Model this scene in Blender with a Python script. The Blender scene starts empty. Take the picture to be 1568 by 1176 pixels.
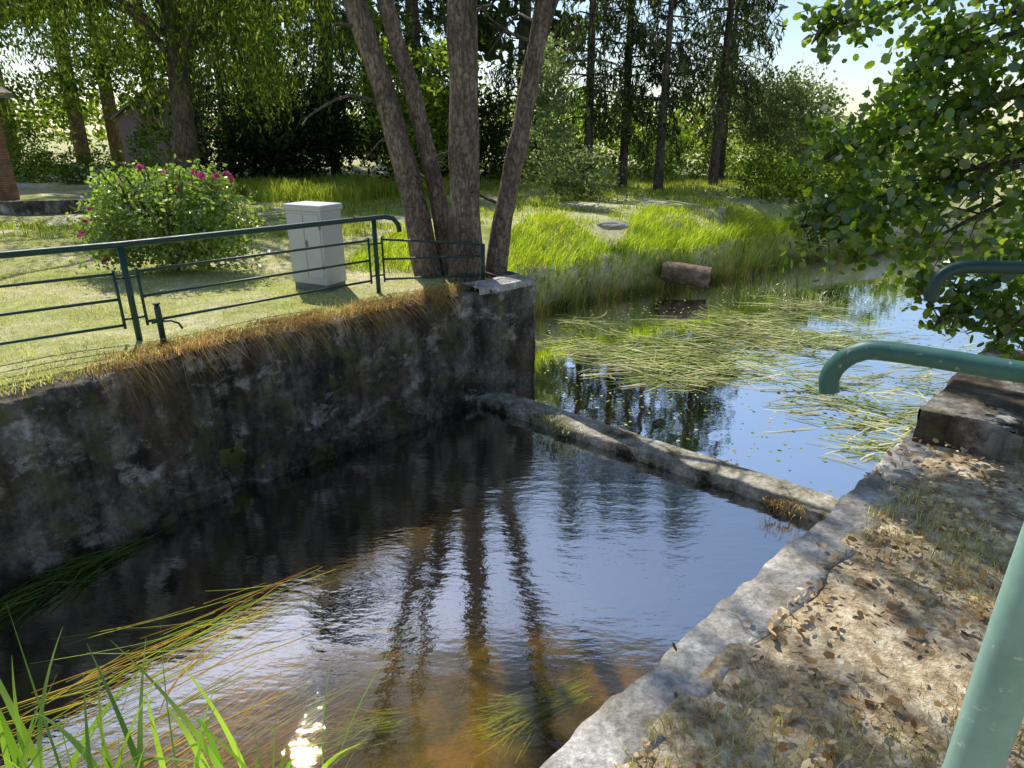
import bpy, math, random
import numpy as np
from mathutils import Vector, noise
random.seed(7)
R = np.random.default_rng(11)
scene = bpy.context.scene
COL = scene.collection

# ------------------------------------------------------------------ materials
def newmat(name):
    m = bpy.data.materials.new(name); m.use_nodes = True
    nt = m.node_tree; nt.nodes.clear()
    out = nt.nodes.new('ShaderNodeOutputMaterial')
    return m, nt, out
def N(nt, t, **kw):
    n = nt.nodes.new(t)
    for k, v in kw.items():
        if k.startswith('i_'):
            n.inputs[k[2:].replace('_', ' ')].default_value = v
        else: setattr(n, k, v)
    return n
def ramp(nt, fac, stops, interp='LINEAR'):
    r = nt.nodes.new('ShaderNodeValToRGB'); r.color_ramp.interpolation = interp
    els = r.color_ramp.elements
    while len(els) < len(stops): els.new(0.5)
    for e, (p, c) in zip(els, stops):
        e.position = p; e.color = (c[0], c[1], c[2], 1) if hasattr(c, '__len__') else (c, c, c, 1)
    nt.links.new(fac, r.inputs['Fac']); return r.outputs['Color']
def mix(nt, fac, a, b, mode='MIX'):
    m = nt.nodes.new('ShaderNodeMix'); m.data_type = 'RGBA'; m.blend_type = mode
    for sock, v in ((m.inputs[0], fac), (m.inputs[6], a), (m.inputs[7], b)):
        if hasattr(v, 'is_output'): nt.links.new(v, sock)
        elif hasattr(v, '__len__'): sock.default_value = (v[0], v[1], v[2], 1)
        else: sock.default_value = v
    return m.outputs[2]
def coords(nt, scale=(1, 1, 1), rot=(0, 0, 0)):
    g = nt.nodes.new('ShaderNodeNewGeometry')
    mp = nt.nodes.new('ShaderNodeMapping'); mp.inputs['Scale'].default_value = scale
    mp.inputs['Rotation'].default_value = rot
    nt.links.new(g.outputs['Position'], mp.inputs['Vector']); return mp.outputs['Vector']
def noise_t(nt, vec, scale, detail=6, rough=0.6):
    n = N(nt, 'ShaderNodeTexNoise', i_Scale=scale, i_Detail=detail, i_Roughness=rough)
    nt.links.new(vec, n.inputs['Vector']); return n.outputs['Fac']
def bump(nt, h, strength, dist=0.02):
    b = N(nt, 'ShaderNodeBump', i_Strength=strength, i_Distance=dist)
    nt.links.new(h, b.inputs['Height']); return b.outputs['Normal']
def principled(nt, out, col, rough=0.8, normal=None, spec=0.3, metallic=0):
    p = nt.nodes.new('ShaderNodeBsdfPrincipled')
    if hasattr(col, 'is_output'): nt.links.new(col, p.inputs['Base Color'])
    else: p.inputs['Base Color'].default_value = (*col, 1)
    if hasattr(rough, 'is_output'): nt.links.new(rough, p.inputs['Roughness'])
    else: p.inputs['Roughness'].default_value = rough
    p.inputs['Specular IOR Level'].default_value = spec
    p.inputs['Metallic'].default_value = metallic
    if normal is not None: nt.links.new(normal, p.inputs['Normal'])
    nt.links.new(p.outputs[0], out.inputs['Surface']); return p

def leafmat(name, stops, trans=(0.3, 0.4, 0.05), tf=0.45, gloss=0.05, grough=0.35):
    m, nt, out = newmat(name)
    g = nt.nodes.new('ShaderNodeNewGeometry')
    col = ramp(nt, g.outputs['Random Per Island'], stops)
    v = coords(nt); nz = noise_t(nt, v, 1.3, 2)
    shade = ramp(nt, nz, [(0.35, 0.65), (0.65, 1.2)])
    col = mix(nt, 1.0, col, shade, 'MULTIPLY')
    d = nt.nodes.new('ShaderNodeBsdfDiffuse'); nt.links.new(col, d.inputs[0])
    t = nt.nodes.new('ShaderNodeBsdfTranslucent')
    tc = mix(nt, 1.0, col, (trans[0], trans[1], trans[2]), 'MULTIPLY')
    nt.links.new(tc, t.inputs[0])
    ms = nt.nodes.new('ShaderNodeMixShader'); ms.inputs[0].default_value = tf
    nt.links.new(d.outputs[0], ms.inputs[1]); nt.links.new(t.outputs[0], ms.inputs[2])
    res = ms.outputs[0]
    if gloss > 0:
        gl = nt.nodes.new('ShaderNodeBsdfGlossy'); gl.inputs['Roughness'].default_value = grough
        gl.inputs[0].default_value = (0.9, 0.9, 0.9, 1)
        m2 = nt.nodes.new('ShaderNodeMixShader'); m2.inputs[0].default_value = gloss
        nt.links.new(ms.outputs[0], m2.inputs[1]); nt.links.new(gl.outputs[0], m2.inputs[2]); res = m2.outputs[0]
    nt.links.new(res, out.inputs['Surface']); return m

M_alder = leafmat('alder_leaf', [(0, (.03, .07, .012)), (.5, (.06, .12, .02)), (1, (.14, .21, .03))], (4.2, 3.8, .9), .5, .07, .3)
M_rose = leafmat('rose_leaf', [(0, (.08, .13, .03)), (1, (.24, .32, .08))], (2.8, 2.9, 1.1), .45, .08, .35)
M_rosefl = leafmat('rose_flower', [(0, (.5, .05, .2)), (1, (.7, .15, .35))], (1, 1, 1), .4, 0)
M_willow = leafmat('willow_leaf', [(0, (.028, .05, .017)), (.6, (.06, .092, .024)), (1, (.17, .21, .05))], (2.9, 2.9, 1.0), .47, 0)
M_dark = leafmat('shaded_conifer_hedge_leaf', [(0, (.014, .028, .014)), (1, (.05, .07, .03))], (1.6, 1.7, 1), .3, 0)  # dark leaf greens paint in the shade under the trees
M_spruce = leafmat('spruce_needles', [(0, (.024, .04, .024)), (.7, (.055, .08, .038)), (1, (.14, .16, .07))], (2.3, 2.3, 1.2), .42, 0)
M_decid = leafmat('deciduous_leaf', [(0, (.05, .085, .025)), (.6, (.12, .175, .038)), (1, (.26, .32, .075))], (2.8, 2.8, 1.0), .5, 0)
M_tallt = leafmat('tall_tree_leaf', [(0, (.02, .036, .014)), (1, (.055, .08, .028))], (2.0, 2.0, 1.0), .35, 0)
M_grey = leafmat('willow_grey_leaf', [(0, (.1, .14, .07)), (1, (.24, .28, .14))], (2.2, 2.2, 1.4), .5, 0)
M_pine = leafmat('pine_needles', [(0, (.025, .05, .02)), (1, (.07, .1, .03))], (2, 2, 1), .35, 0)
M_grass = leafmat('grass_blade', [(0, (.27, .32, .07)), (.45, (.52, .51, .19)), (1, (.78, .71, .42))], (1.5, 1.5, .8), .5, 0)
M_tall = leafmat('tall_grass_blade', [(0, (.12, .2, .015)), (.6, (.28, .39, .035)), (1, (.54, .55, .12))], (2.1, 2.0, .7), .55, .02)
M_shgrass = leafmat('meadow_grass_blade', [(0, (.17, .24, .04)), (1, (.44, .48, .12))], (2.0, 2.0, .8), .5, 0)
M_dry = leafmat('dry_grass_blade', [(0, (.22, .14, .06)), (.6, (.42, .28, .11)), (1, (.66, .52, .25))], (1.5, 1.4, 1), .42, 0)
M_straw = leafmat('straw', [(0, (.36, .26, .11)), (.6, (.62, .48, .22)), (1, (.8, .68, .4))], (1.2, 1.2, 1), .35, 0)
M_reed = leafmat('iris_blade', [(0, (.12, .26, .03)), (1, (.32, .48, .09))], (2.2, 2.2, .8), .45, .05, .4)
M_weed = leafmat('river_weed', [(0, (.38, .17, .03)), (.35, (.55, .3, .05)), (.65, (.5, .42, .06)), (1, (.3, .42, .05))], (1, 1, 1), .2, .0)
M_weedg = leafmat('river_weed_green', [(0, (.2, .3, .04)), (.6, (.36, .44, .06)), (1, (.62, .56, .12))], (1, 1, 1), .2, .0)
M_float = leafmat('floating_reed_leaf', [(0, (.13, .2, .04)), (.4, (.3, .36, .08)), (.7, (.5, .49, .18)), (1, (.75, .71, .44))], (1, 1, 1), .2, .06, .3)
M_algae = leafmat('pond_algae_film', [(0, (.08, .12, .02)), (1, (.22, .26, .05))], (1, 1, 1), .2, 0)
M_wgrass = leafmat('water_grass', [(0, (.05, .1, .02)), (1, (.24, .32, .06))], (1.5, 1.5, 1), .3, .1, .3)
M_litter = leafmat('dead_leaf', [(0, (.22, .12, .05)), (.3, (.5, .31, .14)), (1, (.84, .68, .42))], (1.1, 1, .9), .2, 0)

def stone(name, dark, mid, light, scale=2.0, bs=.6, zfade=None, crack=False, moss=0.0, pos=(.36, .5, .64), patch=0):
    m, nt, out = newmat(name)
    v = coords(nt)
    n1 = noise_t(nt, v, scale, 9, .68); n2 = noise_t(nt, v, scale * 9, 6, .7)
    c = ramp(nt, n1, [(pos[0], dark), (pos[1], mid), (pos[2], light)])
    g = ramp(nt, n2, [(.3, .5), (.7, 1.35)])
    c = mix(nt, 1, c, g, 'MULTIPLY')
    geo = nt.nodes.new('ShaderNodeNewGeometry'); sep = nt.nodes.new('ShaderNodeSeparateXYZ')
    nt.links.new(geo.outputs['Position'], sep.inputs[0])
    if patch:
        n4 = noise_t(nt, coords(nt, (1, 1, 1.3)), 1.7, 14, .74)
        c = mix(nt, ramp(nt, n4, [(.54, 0), (.61, patch)]), c, (.54, .51, .47))
        n6 = noise_t(nt, coords(nt, (1, 1, .8)), 1.1, 6, .6)
        c = mix(nt, ramp(nt, n6, [(.48, 0), (.62, .55)]), c, (.11, .07, .04))
        n5 = noise_t(nt, coords(nt, (5, 5, .5)), 1.3, 6, .65)
        c = mix(nt, 1, c, ramp(nt, n5, [(.35, .42), (.6, 1.15)]), 'MULTIPLY')
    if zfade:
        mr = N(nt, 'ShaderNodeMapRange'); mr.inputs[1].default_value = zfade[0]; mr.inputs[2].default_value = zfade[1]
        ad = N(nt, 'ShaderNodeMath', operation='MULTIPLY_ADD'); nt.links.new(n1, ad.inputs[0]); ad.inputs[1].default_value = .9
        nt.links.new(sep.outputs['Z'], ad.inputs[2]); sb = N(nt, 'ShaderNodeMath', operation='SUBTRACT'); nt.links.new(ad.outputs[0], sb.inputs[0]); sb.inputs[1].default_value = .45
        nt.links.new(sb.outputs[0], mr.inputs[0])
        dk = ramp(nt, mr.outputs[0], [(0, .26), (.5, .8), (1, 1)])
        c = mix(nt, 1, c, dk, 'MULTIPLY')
    if moss:
        n3 = noise_t(nt, v, scale * 1.7 + .3, 5, .65)
        f = ramp(nt, n3, [(.52, 0), (.62, moss)])
        c = mix(nt, f, c, (.12, .13, .04))
    h = n2
    if crack:
        vo = N(nt, 'ShaderNodeTexVoronoi', feature='DISTANCE_TO_EDGE', i_Scale=.9)
        nv = N(nt, 'ShaderNodeTexNoise', i_Scale=4.0, i_Detail=5.0); nt.links.new(v, nv.inputs['Vector'])
        mv = mix(nt, .3, v, nv.outputs['Color']); nt.links.new(mv, vo.inputs['Vector'])
        cr = ramp(nt, vo.outputs['Distance'], [(0, .4), (.006, 1)])
        c = mix(nt, 1, c, cr, 'MULTIPLY')
    principled(nt, out, c, .9, bump(nt, h, bs, .03), .2)
    return m
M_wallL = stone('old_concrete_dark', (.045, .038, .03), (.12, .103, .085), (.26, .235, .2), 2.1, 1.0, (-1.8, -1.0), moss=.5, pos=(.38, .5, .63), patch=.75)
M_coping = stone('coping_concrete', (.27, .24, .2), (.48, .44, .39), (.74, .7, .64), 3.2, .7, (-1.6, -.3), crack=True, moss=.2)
M_sill = stone('sill_concrete', (.14, .11, .07), (.34, .31, .24), (.58, .53, .45), 2.6, .7, (-1.66, -1.53), moss=.5)  # zfade here paints shade down the sill's front face
M_rock = stone('rock_surface', (.3, .29, .25), (.45, .43, .39), (.6, .58, .54), 3, .6)

def bark(name, a, b, sc):
    m, nt, out = newmat(name)
    v = coords(nt, (sc, sc, sc * .3))
    nv = N(nt, 'ShaderNodeTexNoise', i_Scale=1.6, i_Detail=6.0); nt.links.new(v, nv.inputs['Vector'])
    vm = mix(nt, .65, v, nv.outputs['Color'])
    vo = N(nt, 'ShaderNodeTexVoronoi', i_Scale=4.2, feature='DISTANCE_TO_EDGE'); nt.links.new(vm, vo.inputs['Vector'])
    n2 = noise_t(nt, coords(nt), 16, 8, .72); n1 = noise_t(nt, coords(nt), 1.7, 4)
    c = ramp(nt, n2, [(.32, a), (.68, b)])
    e = ramp(nt, vo.outputs['Distance'], [(0, .45), (.2, 1)])
    c = mix(nt, 1, c, e, 'MULTIPLY'); c = mix(nt, 1, c, ramp(nt, n1, [(.3, .6), (.7, 1.3)]), 'MULTIPLY')
    h = mix(nt, .6, e, n2)
    principled(nt, out, c, .95, bump(nt, h, .9, .03), .1); return m
M_bark = bark('pine_bark', (.13, .095, .075), (.36, .285, .225), 8)
M_bark2 = bark('dark_bark', (.08, .065, .055), (.2, .165, .13), 5)

def paint(name, col, rough=.35, var=.25, chips=None):
    m, nt, out = newmat(name)
    v = coords(nt); n1 = noise_t(nt, v, 6, 8, .7)
    c = mix(nt, ramp(nt, n1, [(.35, 0), (.7, var)]), col, tuple(min(1, x * 1.7 + .06) for x in col))
    if chips:
        n2 = noise_t(nt, v, 38, 5, .6); c = mix(nt, ramp(nt, n2, [(.63, 0), (.67, .9)]), c, chips)
    rr = ramp(nt, n1, [(.3, rough), (.7, min(1, rough + .25))])
    principled(nt, out, c, rr, bump(nt, n1, .1, .01), .5); return m
M_green = paint('green_paint_dark', (.005, .04, .03), .35, .15)
M_green2 = paint('green_paint_worn', (.025, .1, .08), .4, .5, (.25, .3, .25))
M_green3 = paint('green_paint_sunlit_worn', (.19, .33, .27), .42, .6, (.5, .55, .48))  # chips are wear; the paler green paints in sunlight on the post
M_box = paint('cabinet_paint', (.5, .5, .51), .5, .12)
M_boxdk = paint('cabinet_seam', (.16, .16, .16), .6, .1)
M_metal = paint('hinge_metal', (.2, .2, .2), .4, .1)
M_pink = paint('pink_render', (.42, .26, .24), .8, .3)
M_roof = stone('roof_tiles_pale', (.3, .24, .2), (.4, .34, .29), (.5, .44, .39), 4, .5)
M_glass = paint('window_dark', (.03, .035, .045), .1, .1)
M_white = paint('white_trim', (.45, .42, .38), .6, .1)
M_wood = stone('weathered_wood', (.12, .08, .05), (.24, .17, .12), (.36, .28, .2), 5, .5)
def brickmat():
    m, nt, out = newmat('brick_masonry')
    g = nt.nodes.new('ShaderNodeTexCoord'); mp = N(nt, 'ShaderNodeMapping'); mp.inputs['Rotation'].default_value = (math.radians(90), 0, 0)
    nt.links.new(g.outputs['Object'], mp.inputs[0])
    b = N(nt, 'ShaderNodeTexBrick', i_Scale=3.5); nt.links.new(mp.outputs[0], b.inputs['Vector'])
    b.inputs['Color1'].default_value = (.28, .13, .09, 1); b.inputs['Color2'].default_value = (.36, .2, .14, 1); b.inputs['Mortar'].default_value = (.36, .32, .27, 1)
    c = mix(nt, 1, b.outputs['Color'], ramp(nt, noise_t(nt, g.outputs['Object'], 4, 5), [(.3, .6), (.7, 1.2)]), 'MULTIPLY')
    principled(nt, out, c, .9); return m
M_brick = brickmat()

# ------------------------------------------------------------------ mesh helpers
def link(ob, parent=None):
    COL.objects.link(ob)
    if parent: ob.parent = parent
    return ob
def empty(name):
    e = bpy.data.objects.new(name, None); e.empty_display_size = .2; COL.objects.link(e); return e
def meshK(name, V, F, mat, smooth=False, parent=None):
    V = np.ascontiguousarray(V, dtype=np.float32).reshape(-1, 3); F = np.ascontiguousarray(F, dtype=np.int32)
    k = F.shape[1]; me = bpy.data.meshes.new(name)
    me.vertices.add(len(V)); me.vertices.foreach_set('co', V.ravel())
    me.loops.add(F.size); me.loops.foreach_set('vertex_index', F.ravel())
    me.polygons.add(len(F)); me.polygons.foreach_set('loop_start', np.arange(0, F.size, k, dtype=np.int32))
    me.polygons.foreach_set('loop_total', np.full(len(F), k, dtype=np.int32))
    me.update(calc_edges=True); me.validate()
    if smooth: me.polygons.foreach_set('use_smooth', np.ones(len(me.polygons), dtype=bool))
    me.materials.append(mat); ob = bpy.data.objects.new(name, me); return link(ob, parent)
class Geo:
    def __init__(s): s.v = []; s.f = []
    def tube(s, pts, rad, n=12, cap=True, jit=0.0, seed=0):
        pts = [Vector(p) for p in pts]; m = len(pts)
        if not hasattr(rad, '__len__'): rad = [rad] * m
        base = len(s.v); prev = None
        for i, p in enumerate(pts):
            t = (pts[min(i + 1, m - 1)] - pts[max(i - 1, 0)]).normalized()
            if prev is None:
                a = Vector((0, 0, 1)) if abs(t.z) < .9 else Vector((1, 0, 0)); u = t.cross(a).normalized()
            else: u = (prev - t * prev.dot(t)).normalized()
            prev = u; w = t.cross(u)
            for k in range(n):
                a = 2 * math.pi * k / n; d = u * math.cos(a) + w * math.sin(a); r = rad[i]
                if jit: r *= 1 + jit * noise.noise((p + d * .5) * 2.3 + Vector((seed, 0, 0)))
                s.v.append(p + d * r)
        for i in range(m - 1):
            for k in range(n):
                s.f.append((base + i * n + k, base + i * n + (k + 1) % n, base + (i + 1) * n + (k + 1) % n, base + (i + 1) * n + k))
        if cap:
            s.f.append(tuple(base + k for k in range(n))[::-1]); s.f.append(tuple(base + (m - 1) * n + k for k in range(n)))
    def box(s, c, d, rot=0):
        b = len(s.v); co, si = math.cos(rot), math.sin(rot)
        for dz in (-1, 1):
            for dx, dy in ((-1, -1), (1, -1), (1, 1), (-1, 1)):
                x, y = dx * d[0] / 2, dy * d[1] / 2
                s.v.append(Vector((c[0] + x * co - y * si, c[1] + x * si + y * co, c[2] + dz * d[2] / 2)))
        s.f += [(b, b + 3, b + 2, b + 1), (b + 4, b + 5, b + 6, b + 7)] + [(b + k, b + (k + 1) % 4, b + 4 + (k + 1) % 4, b + 4 + k) for k in range(4)]
    def make(s, name, mat, parent=None, smooth=False, bevel=0):
        me = bpy.data.meshes.new(name); me.from_pydata([tuple(v) for v in s.v], [], s.f); me.update()
        me.materials.append(mat); ob = bpy.data.objects.new(name, me); link(ob, parent)
        if smooth:
            for p in me.polygons: p.use_smooth = len(p.vertices) == 4
        if bevel:
            md = ob.modifiers.new('b', 'BEVEL'); md.width = bevel; md.segments = 2
        return ob
def spline(pts, n=8):
    out = []; P = [Vector(p) for p in pts]
    for i in range(len(P) - 1):
        p0 = P[max(i - 1, 0)]; p1 = P[i]; p2 = P[i + 1]; p3 = P[min(i + 2, len(P) - 1)]
        for k in range(n):
            t = k / n
            out.append(.5 * ((2 * p1) + (p2 - p0) * t + (2 * p0 - 5 * p1 + 4 * p2 - p3) * t * t + (3 * p1 - p0 - 3 * p2 + p3) * t ** 3))
    out.append(P[-1]); return out

def leaves_arr(P, size, aspect=.55, k=4, up=0.0, hang=0.0):
    n = len(P); size = np.broadcast_to(size, (n,))
    u = R.normal(size=(n, 3)); u[:, 2] -= hang; u[:, 2] *= (1 - up)
    u /= np.linalg.norm(u, axis=1)[:, None] + 1e-9
    w = R.normal(size=(n, 3)); w[:, 2] *= (1 - up); w -= u * (u * w).sum(1)[:, None]; w /= np.linalg.norm(w, axis=1)[:, None] + 1e-9
    u = u * size[:, None] * .5; w = w * size[:, None] * .5 * aspect
    a = np.arange(k) * 2 * np.pi / k
    V = P[:, None, :] + u[:, None, :] * np.cos(a)[None, :, None] + w[:, None, :] * np.sin(a)[None, :, None]
    return V.reshape(-1, 3), np.arange(n * k).reshape(n, k)
def leafobj(name, P, size, mat, parent=None, **kw):
    V, F = leaves_arr(P, size, **kw); return meshK(name, V, F, mat, parent=parent)
def cloud(blobs, n, clump=.25, per=40, shell=.6):
    B = np.array(blobs, float); w = B[:, 3] * B[:, 4] * B[:, 5]; w = w ** .8; w /= w.sum()
    nc = max(1, n // per); bi = R.choice(len(B), nc, p=w)
    d = R.normal(size=(nc, 3)); d /= np.linalg.norm(d, axis=1)[:, None]
    r = R.random(nc) ** (1 / 3); r = shell * (1 - (1 - r) * .5) + (1 - shell) * r
    C = B[bi, :3] + d * r[:, None] * B[bi, 3:6]
    idx = R.integers(0, nc, n); cs = clump * (0.5 + R.random(nc))
    off = R.normal(size=(n, 3)) * np.array([1, 1, .7])
    return C[idx] + off * cs[idx][:, None]
def blades(name, base, h, w, mat, lean=.3, droop=.2, S=2, bias=(0, 0), parent=None):
    n = len(base); a = R.random(n) * np.pi
    W = np.stack([np.cos(a), np.sin(a), np.zeros(n)], 1) * (w if not hasattr(w, '__len__') else w[:, None]) * .5
    la = R.random(n) * 2 * np.pi; L = np.stack([np.cos(la), np.sin(la), np.zeros(n)], 1) * (R.random(n) * lean)[:, None]
    L[:, 0] += bias[0]; L[:, 1] += bias[1]; L *= h[:, None]
    dr = droop * R.uniform(.4, 1.6, n)
    V = np.zeros((n, S + 1, 2, 3))
    for i in range(S + 1):
        s = i / S; c = base + L * s ** 2
        c[:, 2] += h * (s - dr * s * s)
        tw = (1 - s ** 2) * .96 + .04
        V[:, i, 0] = c - W * tw; V[:, i, 1] = c + W * tw
    V = V.reshape(-1, 3); b = (np.arange(n) * 2 * (S + 1))[:, None]
    F = np.concatenate([b + np.array([[2 * i, 2 * i + 1, 2 * i + 3, 2 * i + 2]]) for i in range(S)], 0)
    return meshK(name, V, F, mat, parent=parent)
def ribbons(name, P, ang, length, width, mat, curv=.5, S=6, wob=.1, zj=.02, parent=None):
    n = len(P); V = np.zeros((n, S + 1, 2, 3)); p = P.copy(); c = R.normal(size=n) * curv; a = ang.copy(); ph = R.random(n) * 6.28
    for i in range(S + 1):
        s = i / S; d = np.stack([np.cos(a), np.sin(a), np.zeros(n)], 1); nn = np.stack([-d[:, 1], d[:, 0], np.zeros(n)], 1)
        wd = width * (.15 + .85 * np.sin(np.pi * min(max(s, .03), .97)) ** .5)
        V[:, i, 0] = p - nn * wd[:, None] * .5; V[:, i, 1] = p + nn * wd[:, None] * .5
        p = p + d * (length / S)[:, None]; p[:, 2] += R.normal(size=n) * zj * .3; a = a + c / S + wob * np.sin(ph + s * 5)
    V = V.reshape(-1, 3); b = (np.arange(n) * 2 * (S + 1))[:, None]
    F = np.concatenate([b + np.array([[2 * i, 2 * i + 1, 2 * i + 3, 2 * i + 2]]) for i in range(S)], 0)
    return meshK(name, V, F, mat, parent=parent)

# ------------------------------------------------------------------ layout (metres)
ZU, ZL = -1.50, -1.61       # upper / lower water level
LEFT = [(-9, -3), (-5.7, 2.5), (-4.15, 4.95), (-3.05, 6.45), (-.5, 8.95), (.36, 9.6)]
LNAT = [(-.2, 10.3), (-.2, 11.8), (.35, 13.4), (2.0, 14.8), (3.7, 15.9), (6, 17.3), (8, 19.3), (12, 21.5), (20, 24), (45, 32)]
RNAT = [(50, 24), (20, 14.5), (12, 10.6), (8, 8), (5.6, 6.6), (4.6, 6.0)]
RIGHT = [(3.6, 5.15), (1.75, 3.27), (.1, 1.74), (-1.5, .2), (-5, -3.2)]
POLY = np.array(LEFT + LNAT + RNAT + RIGHT, float)
def sdist(x, y):
    x = np.asarray(x, float); y = np.asarray(y, float); d = np.full(x.shape, 1e9); ins = np.zeros(x.shape, bool)
    A = POLY; B = np.roll(POLY, -1, 0)
    for (ax, ay), (bx, by) in zip(A, B):
        ex, ey = bx - ax, by - ay; t = np.clip(((x - ax) * ex + (y - ay) * ey) / (ex * ex + ey * ey), 0, 1)
        d = np.minimum(d, np.hypot(x - ax - t * ex, y - ay - t * ey))
        if ay != by:
            c = ((ay > y) != (by > y)) & (x < (bx - ax) * (y - ay) / (by - ay) + ax); ins ^= c
    return np.where(ins, -d, d)
def sst(a, b, x):
    t = np.clip((x - a) / (b - a), 0, 1); return t * t * (3 - 2 * t)
def sidef(x, y): return (x - .1) * .72 - (y - 1.74) * .70
def gz(x, y):
    sd = sdist(x, y); n = (x - 1.6) * .66 + (y - 7.03) * .75
    nat = sst(1.25, 1.7, n); rs = sidef(x, y) > 0
    w1 = np.where(rs, .05, .1); w2 = np.where(rs, .17, .3)
    t = sst(0, 1, (sd - w1) / (w2 - w1)) * (1 - nat) + nat * (sst(-.3, .2, sd) * .75 + .25 * sst(.1, 2.0, sd))
    bed = -2.25 + .1 * np.sin(x * 1.7 + y * .6) + .08 * np.sin(y * 2.9)
    top = .03 * np.sin(x * .9 + 1) * np.cos(y * .7) + .02 * np.sin(x * 2.3 + y * 1.9)
    far = np.hypot(x, y); top = top * np.clip(far / 12, .3, 4) - .02
    edge = .012 * np.sin(x * 9 + y * 4) * np.cos(y * 11 - x * 3) + .012 * np.sin(x * 3.1 - y * 2.3) + .008
    e = (1 - sst(.35, 1.4, sd)) * rs
    top = top * (1 - e) + edge * e
    return bed + (top - bed) * t
def axis(lo, hi, step, end_lo, end_hi, g=1.13):
    a = list(np.arange(lo, hi + 1e-6, step)); s = step
    while a[-1] < end_hi: s *= g; a.append(a[-1] + s)
    s = step
    while a[0] > end_lo: s *= g; a.insert(0, a[0] - s)
    return np.array(a)
ax = axis(-8, 9, .07, -400, 400); ay = axis(0, 19, .07, -60, 500)
X, Y = np.meshgrid(ax, ay); Z = gz(X, Y)
V = np.stack([X, Y, Z], -1).reshape(-1, 3); ny, nx = X.shape
i = np.arange(ny - 1)[:, None] * nx + np.arange(nx - 1)[None, :]
F = np.stack([i, i + 1, i + nx + 1, i + nx], -1).reshape(-1, 4)
m, nt, out = newmat('ground_lawn_soil')
v = coords(nt)
n1 = noise_t(nt, v, .55, 6, .6); n2 = noise_t(nt, v, 7, 8, .7); n3 = noise_t(nt, v, 45, 4, .7)
lawn = ramp(nt, n1, [(.32, (.29, .34, .08)), (.47, (.5, .5, .2)), (.62, (.74, .66, .45))])
dryc = ramp(nt, n2, [(.33, (.26, .18, .1)), (.5, (.56, .44, .28)), (.66, (.8, .7, .5))])
at = nt.nodes.new('ShaderNodeAttribute'); at.attribute_name = 'dry'
c = mix(nt, at.outputs['Fac'], lawn, dryc)
c = mix(nt, 1, c, ramp(nt, n2, [(.3, .65), (.7, 1.25)]), 'MULTIPLY')
c = mix(nt, 1, c, ramp(nt, n3, [(.3, .65), (.7, 1.3)]), 'MULTIPLY')
sp = nt.nodes.new('ShaderNodeSeparateXYZ'); nt.links.new(v, sp.inputs[0])
mr = N(nt, 'ShaderNodeMapRange'); mr.inputs[1].default_value = -1.4; mr.inputs[2].default_value = -.8; nt.links.new(sp.outputs['Z'], mr.inputs[0])
bedc = ramp(nt, noise_t(nt, v, 1.3, 8, .68), [(.35, (.05, .045, .015)), (.5, (.16, .13, .04)), (.62, (.36, .22, .06)), (.75, (.28, .3, .06))])
c = mix(nt, mr.outputs[0], bedc, c)
principled(nt, out, c, .95, bump(nt, n3, .8, .03), .1)
g = meshK('ground', V, F, m, True)
side = sidef(V[:, 0], V[:, 1])
wet = sst(3.2, 5.5, V[:, 1] * .75 + V[:, 0] * .66 - 3.2)
dry = np.where((side > 0) & (V[:, 1] < 12), 1.0 - .35 * wet, 0.0)
at_ = g.data.attributes.new('dry', 'FLOAT', 'POINT'); at_.data.foreach_set('value', dry.astype(np.float32))

# ------------------------------------------------------------------ water
def watermat(name, tint, murk, murkfac, bumps, rough, gcol=.9):
    m, nt, out = newmat(name)
    h = None
    for sc, stv, stre in bumps:
        nz = noise_t(nt, coords(nt, sc, (0, 0, math.radians(40))), 1, 4, .55)
        b = N(nt, 'ShaderNodeBump', i_Strength=stv, i_Distance=stre); nt.links.new(nz, b.inputs['Height'])
        if h is not None: nt.links.new(h, b.inputs['Normal'])
        h = b.outputs['Normal']
    fr = N(nt, 'ShaderNodeFresnel', i_IOR=1.33); nt.links.new(h, fr.inputs['Normal'])
    gl = nt.nodes.new('ShaderNodeBsdfGlossy'); gl.inputs['Roughness'].default_value = rough; gl.inputs[0].default_value = (gcol, gcol, gcol, 1); nt.links.new(h, gl.inputs['Normal'])
    tr = nt.nodes.new('ShaderNodeBsdfTransparent'); tr.inputs[0].default_value = (*tint, 1)
    df = nt.nodes.new('ShaderNodeBsdfDiffuse'); df.inputs[0].default_value = (*murk, 1)
    a = nt.nodes.new('ShaderNodeMixShader'); a.inputs[0].default_value = murkfac
    nt.links.new(tr.outputs[0], a.inputs[1]); nt.links.new(df.outputs[0], a.inputs[2])
    b = nt.nodes.new('ShaderNodeMixShader')
    nt.links.new(fr.outputs[0], b.inputs[0]); nt.links.new(a.outputs[0], b.inputs[1]); nt.links.new(gl.outputs[0], b.inputs[2])
    nt.links.new(b.outputs[0], out.inputs['Surface']); return m
M_wlow = watermat('stream_water', (.9, .82, .56), (.085, .07, .03), .18, [((.9, 2.6, 1), .5, .016), ((6, 14, 1), .5, .005)], .0, .6)
M_wup = watermat('pond_water', (.6, .55, .38), (.04, .045, .03), .2, [((2, 3, 1), .4, .005), ((9, 12, 1), .3, .001)], .0, .95)
SA, SB = (-.62, 8.95), (3.85, 5.1)        # sill ends
def flat(name, pts, z, mat):
    me = bpy.data.meshes.new(name); me.from_pydata([(x, y, z) for x, y in pts], [], [tuple(range(len(pts)))]); me.update()
    me.materials.append(mat); return link(bpy.data.objects.new(name, me))
flat('stream_water', [(-9.3, -3.2), (-5.9, 2.6), (-4.3, 5.05), (-3.25, 6.6), (-.7, 9.05), (3.9, 5.15), (1.85, 3.2), (.2, 1.65), (-1.4, .1), (-5, -3.5)], ZL, M_wlow)
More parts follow.
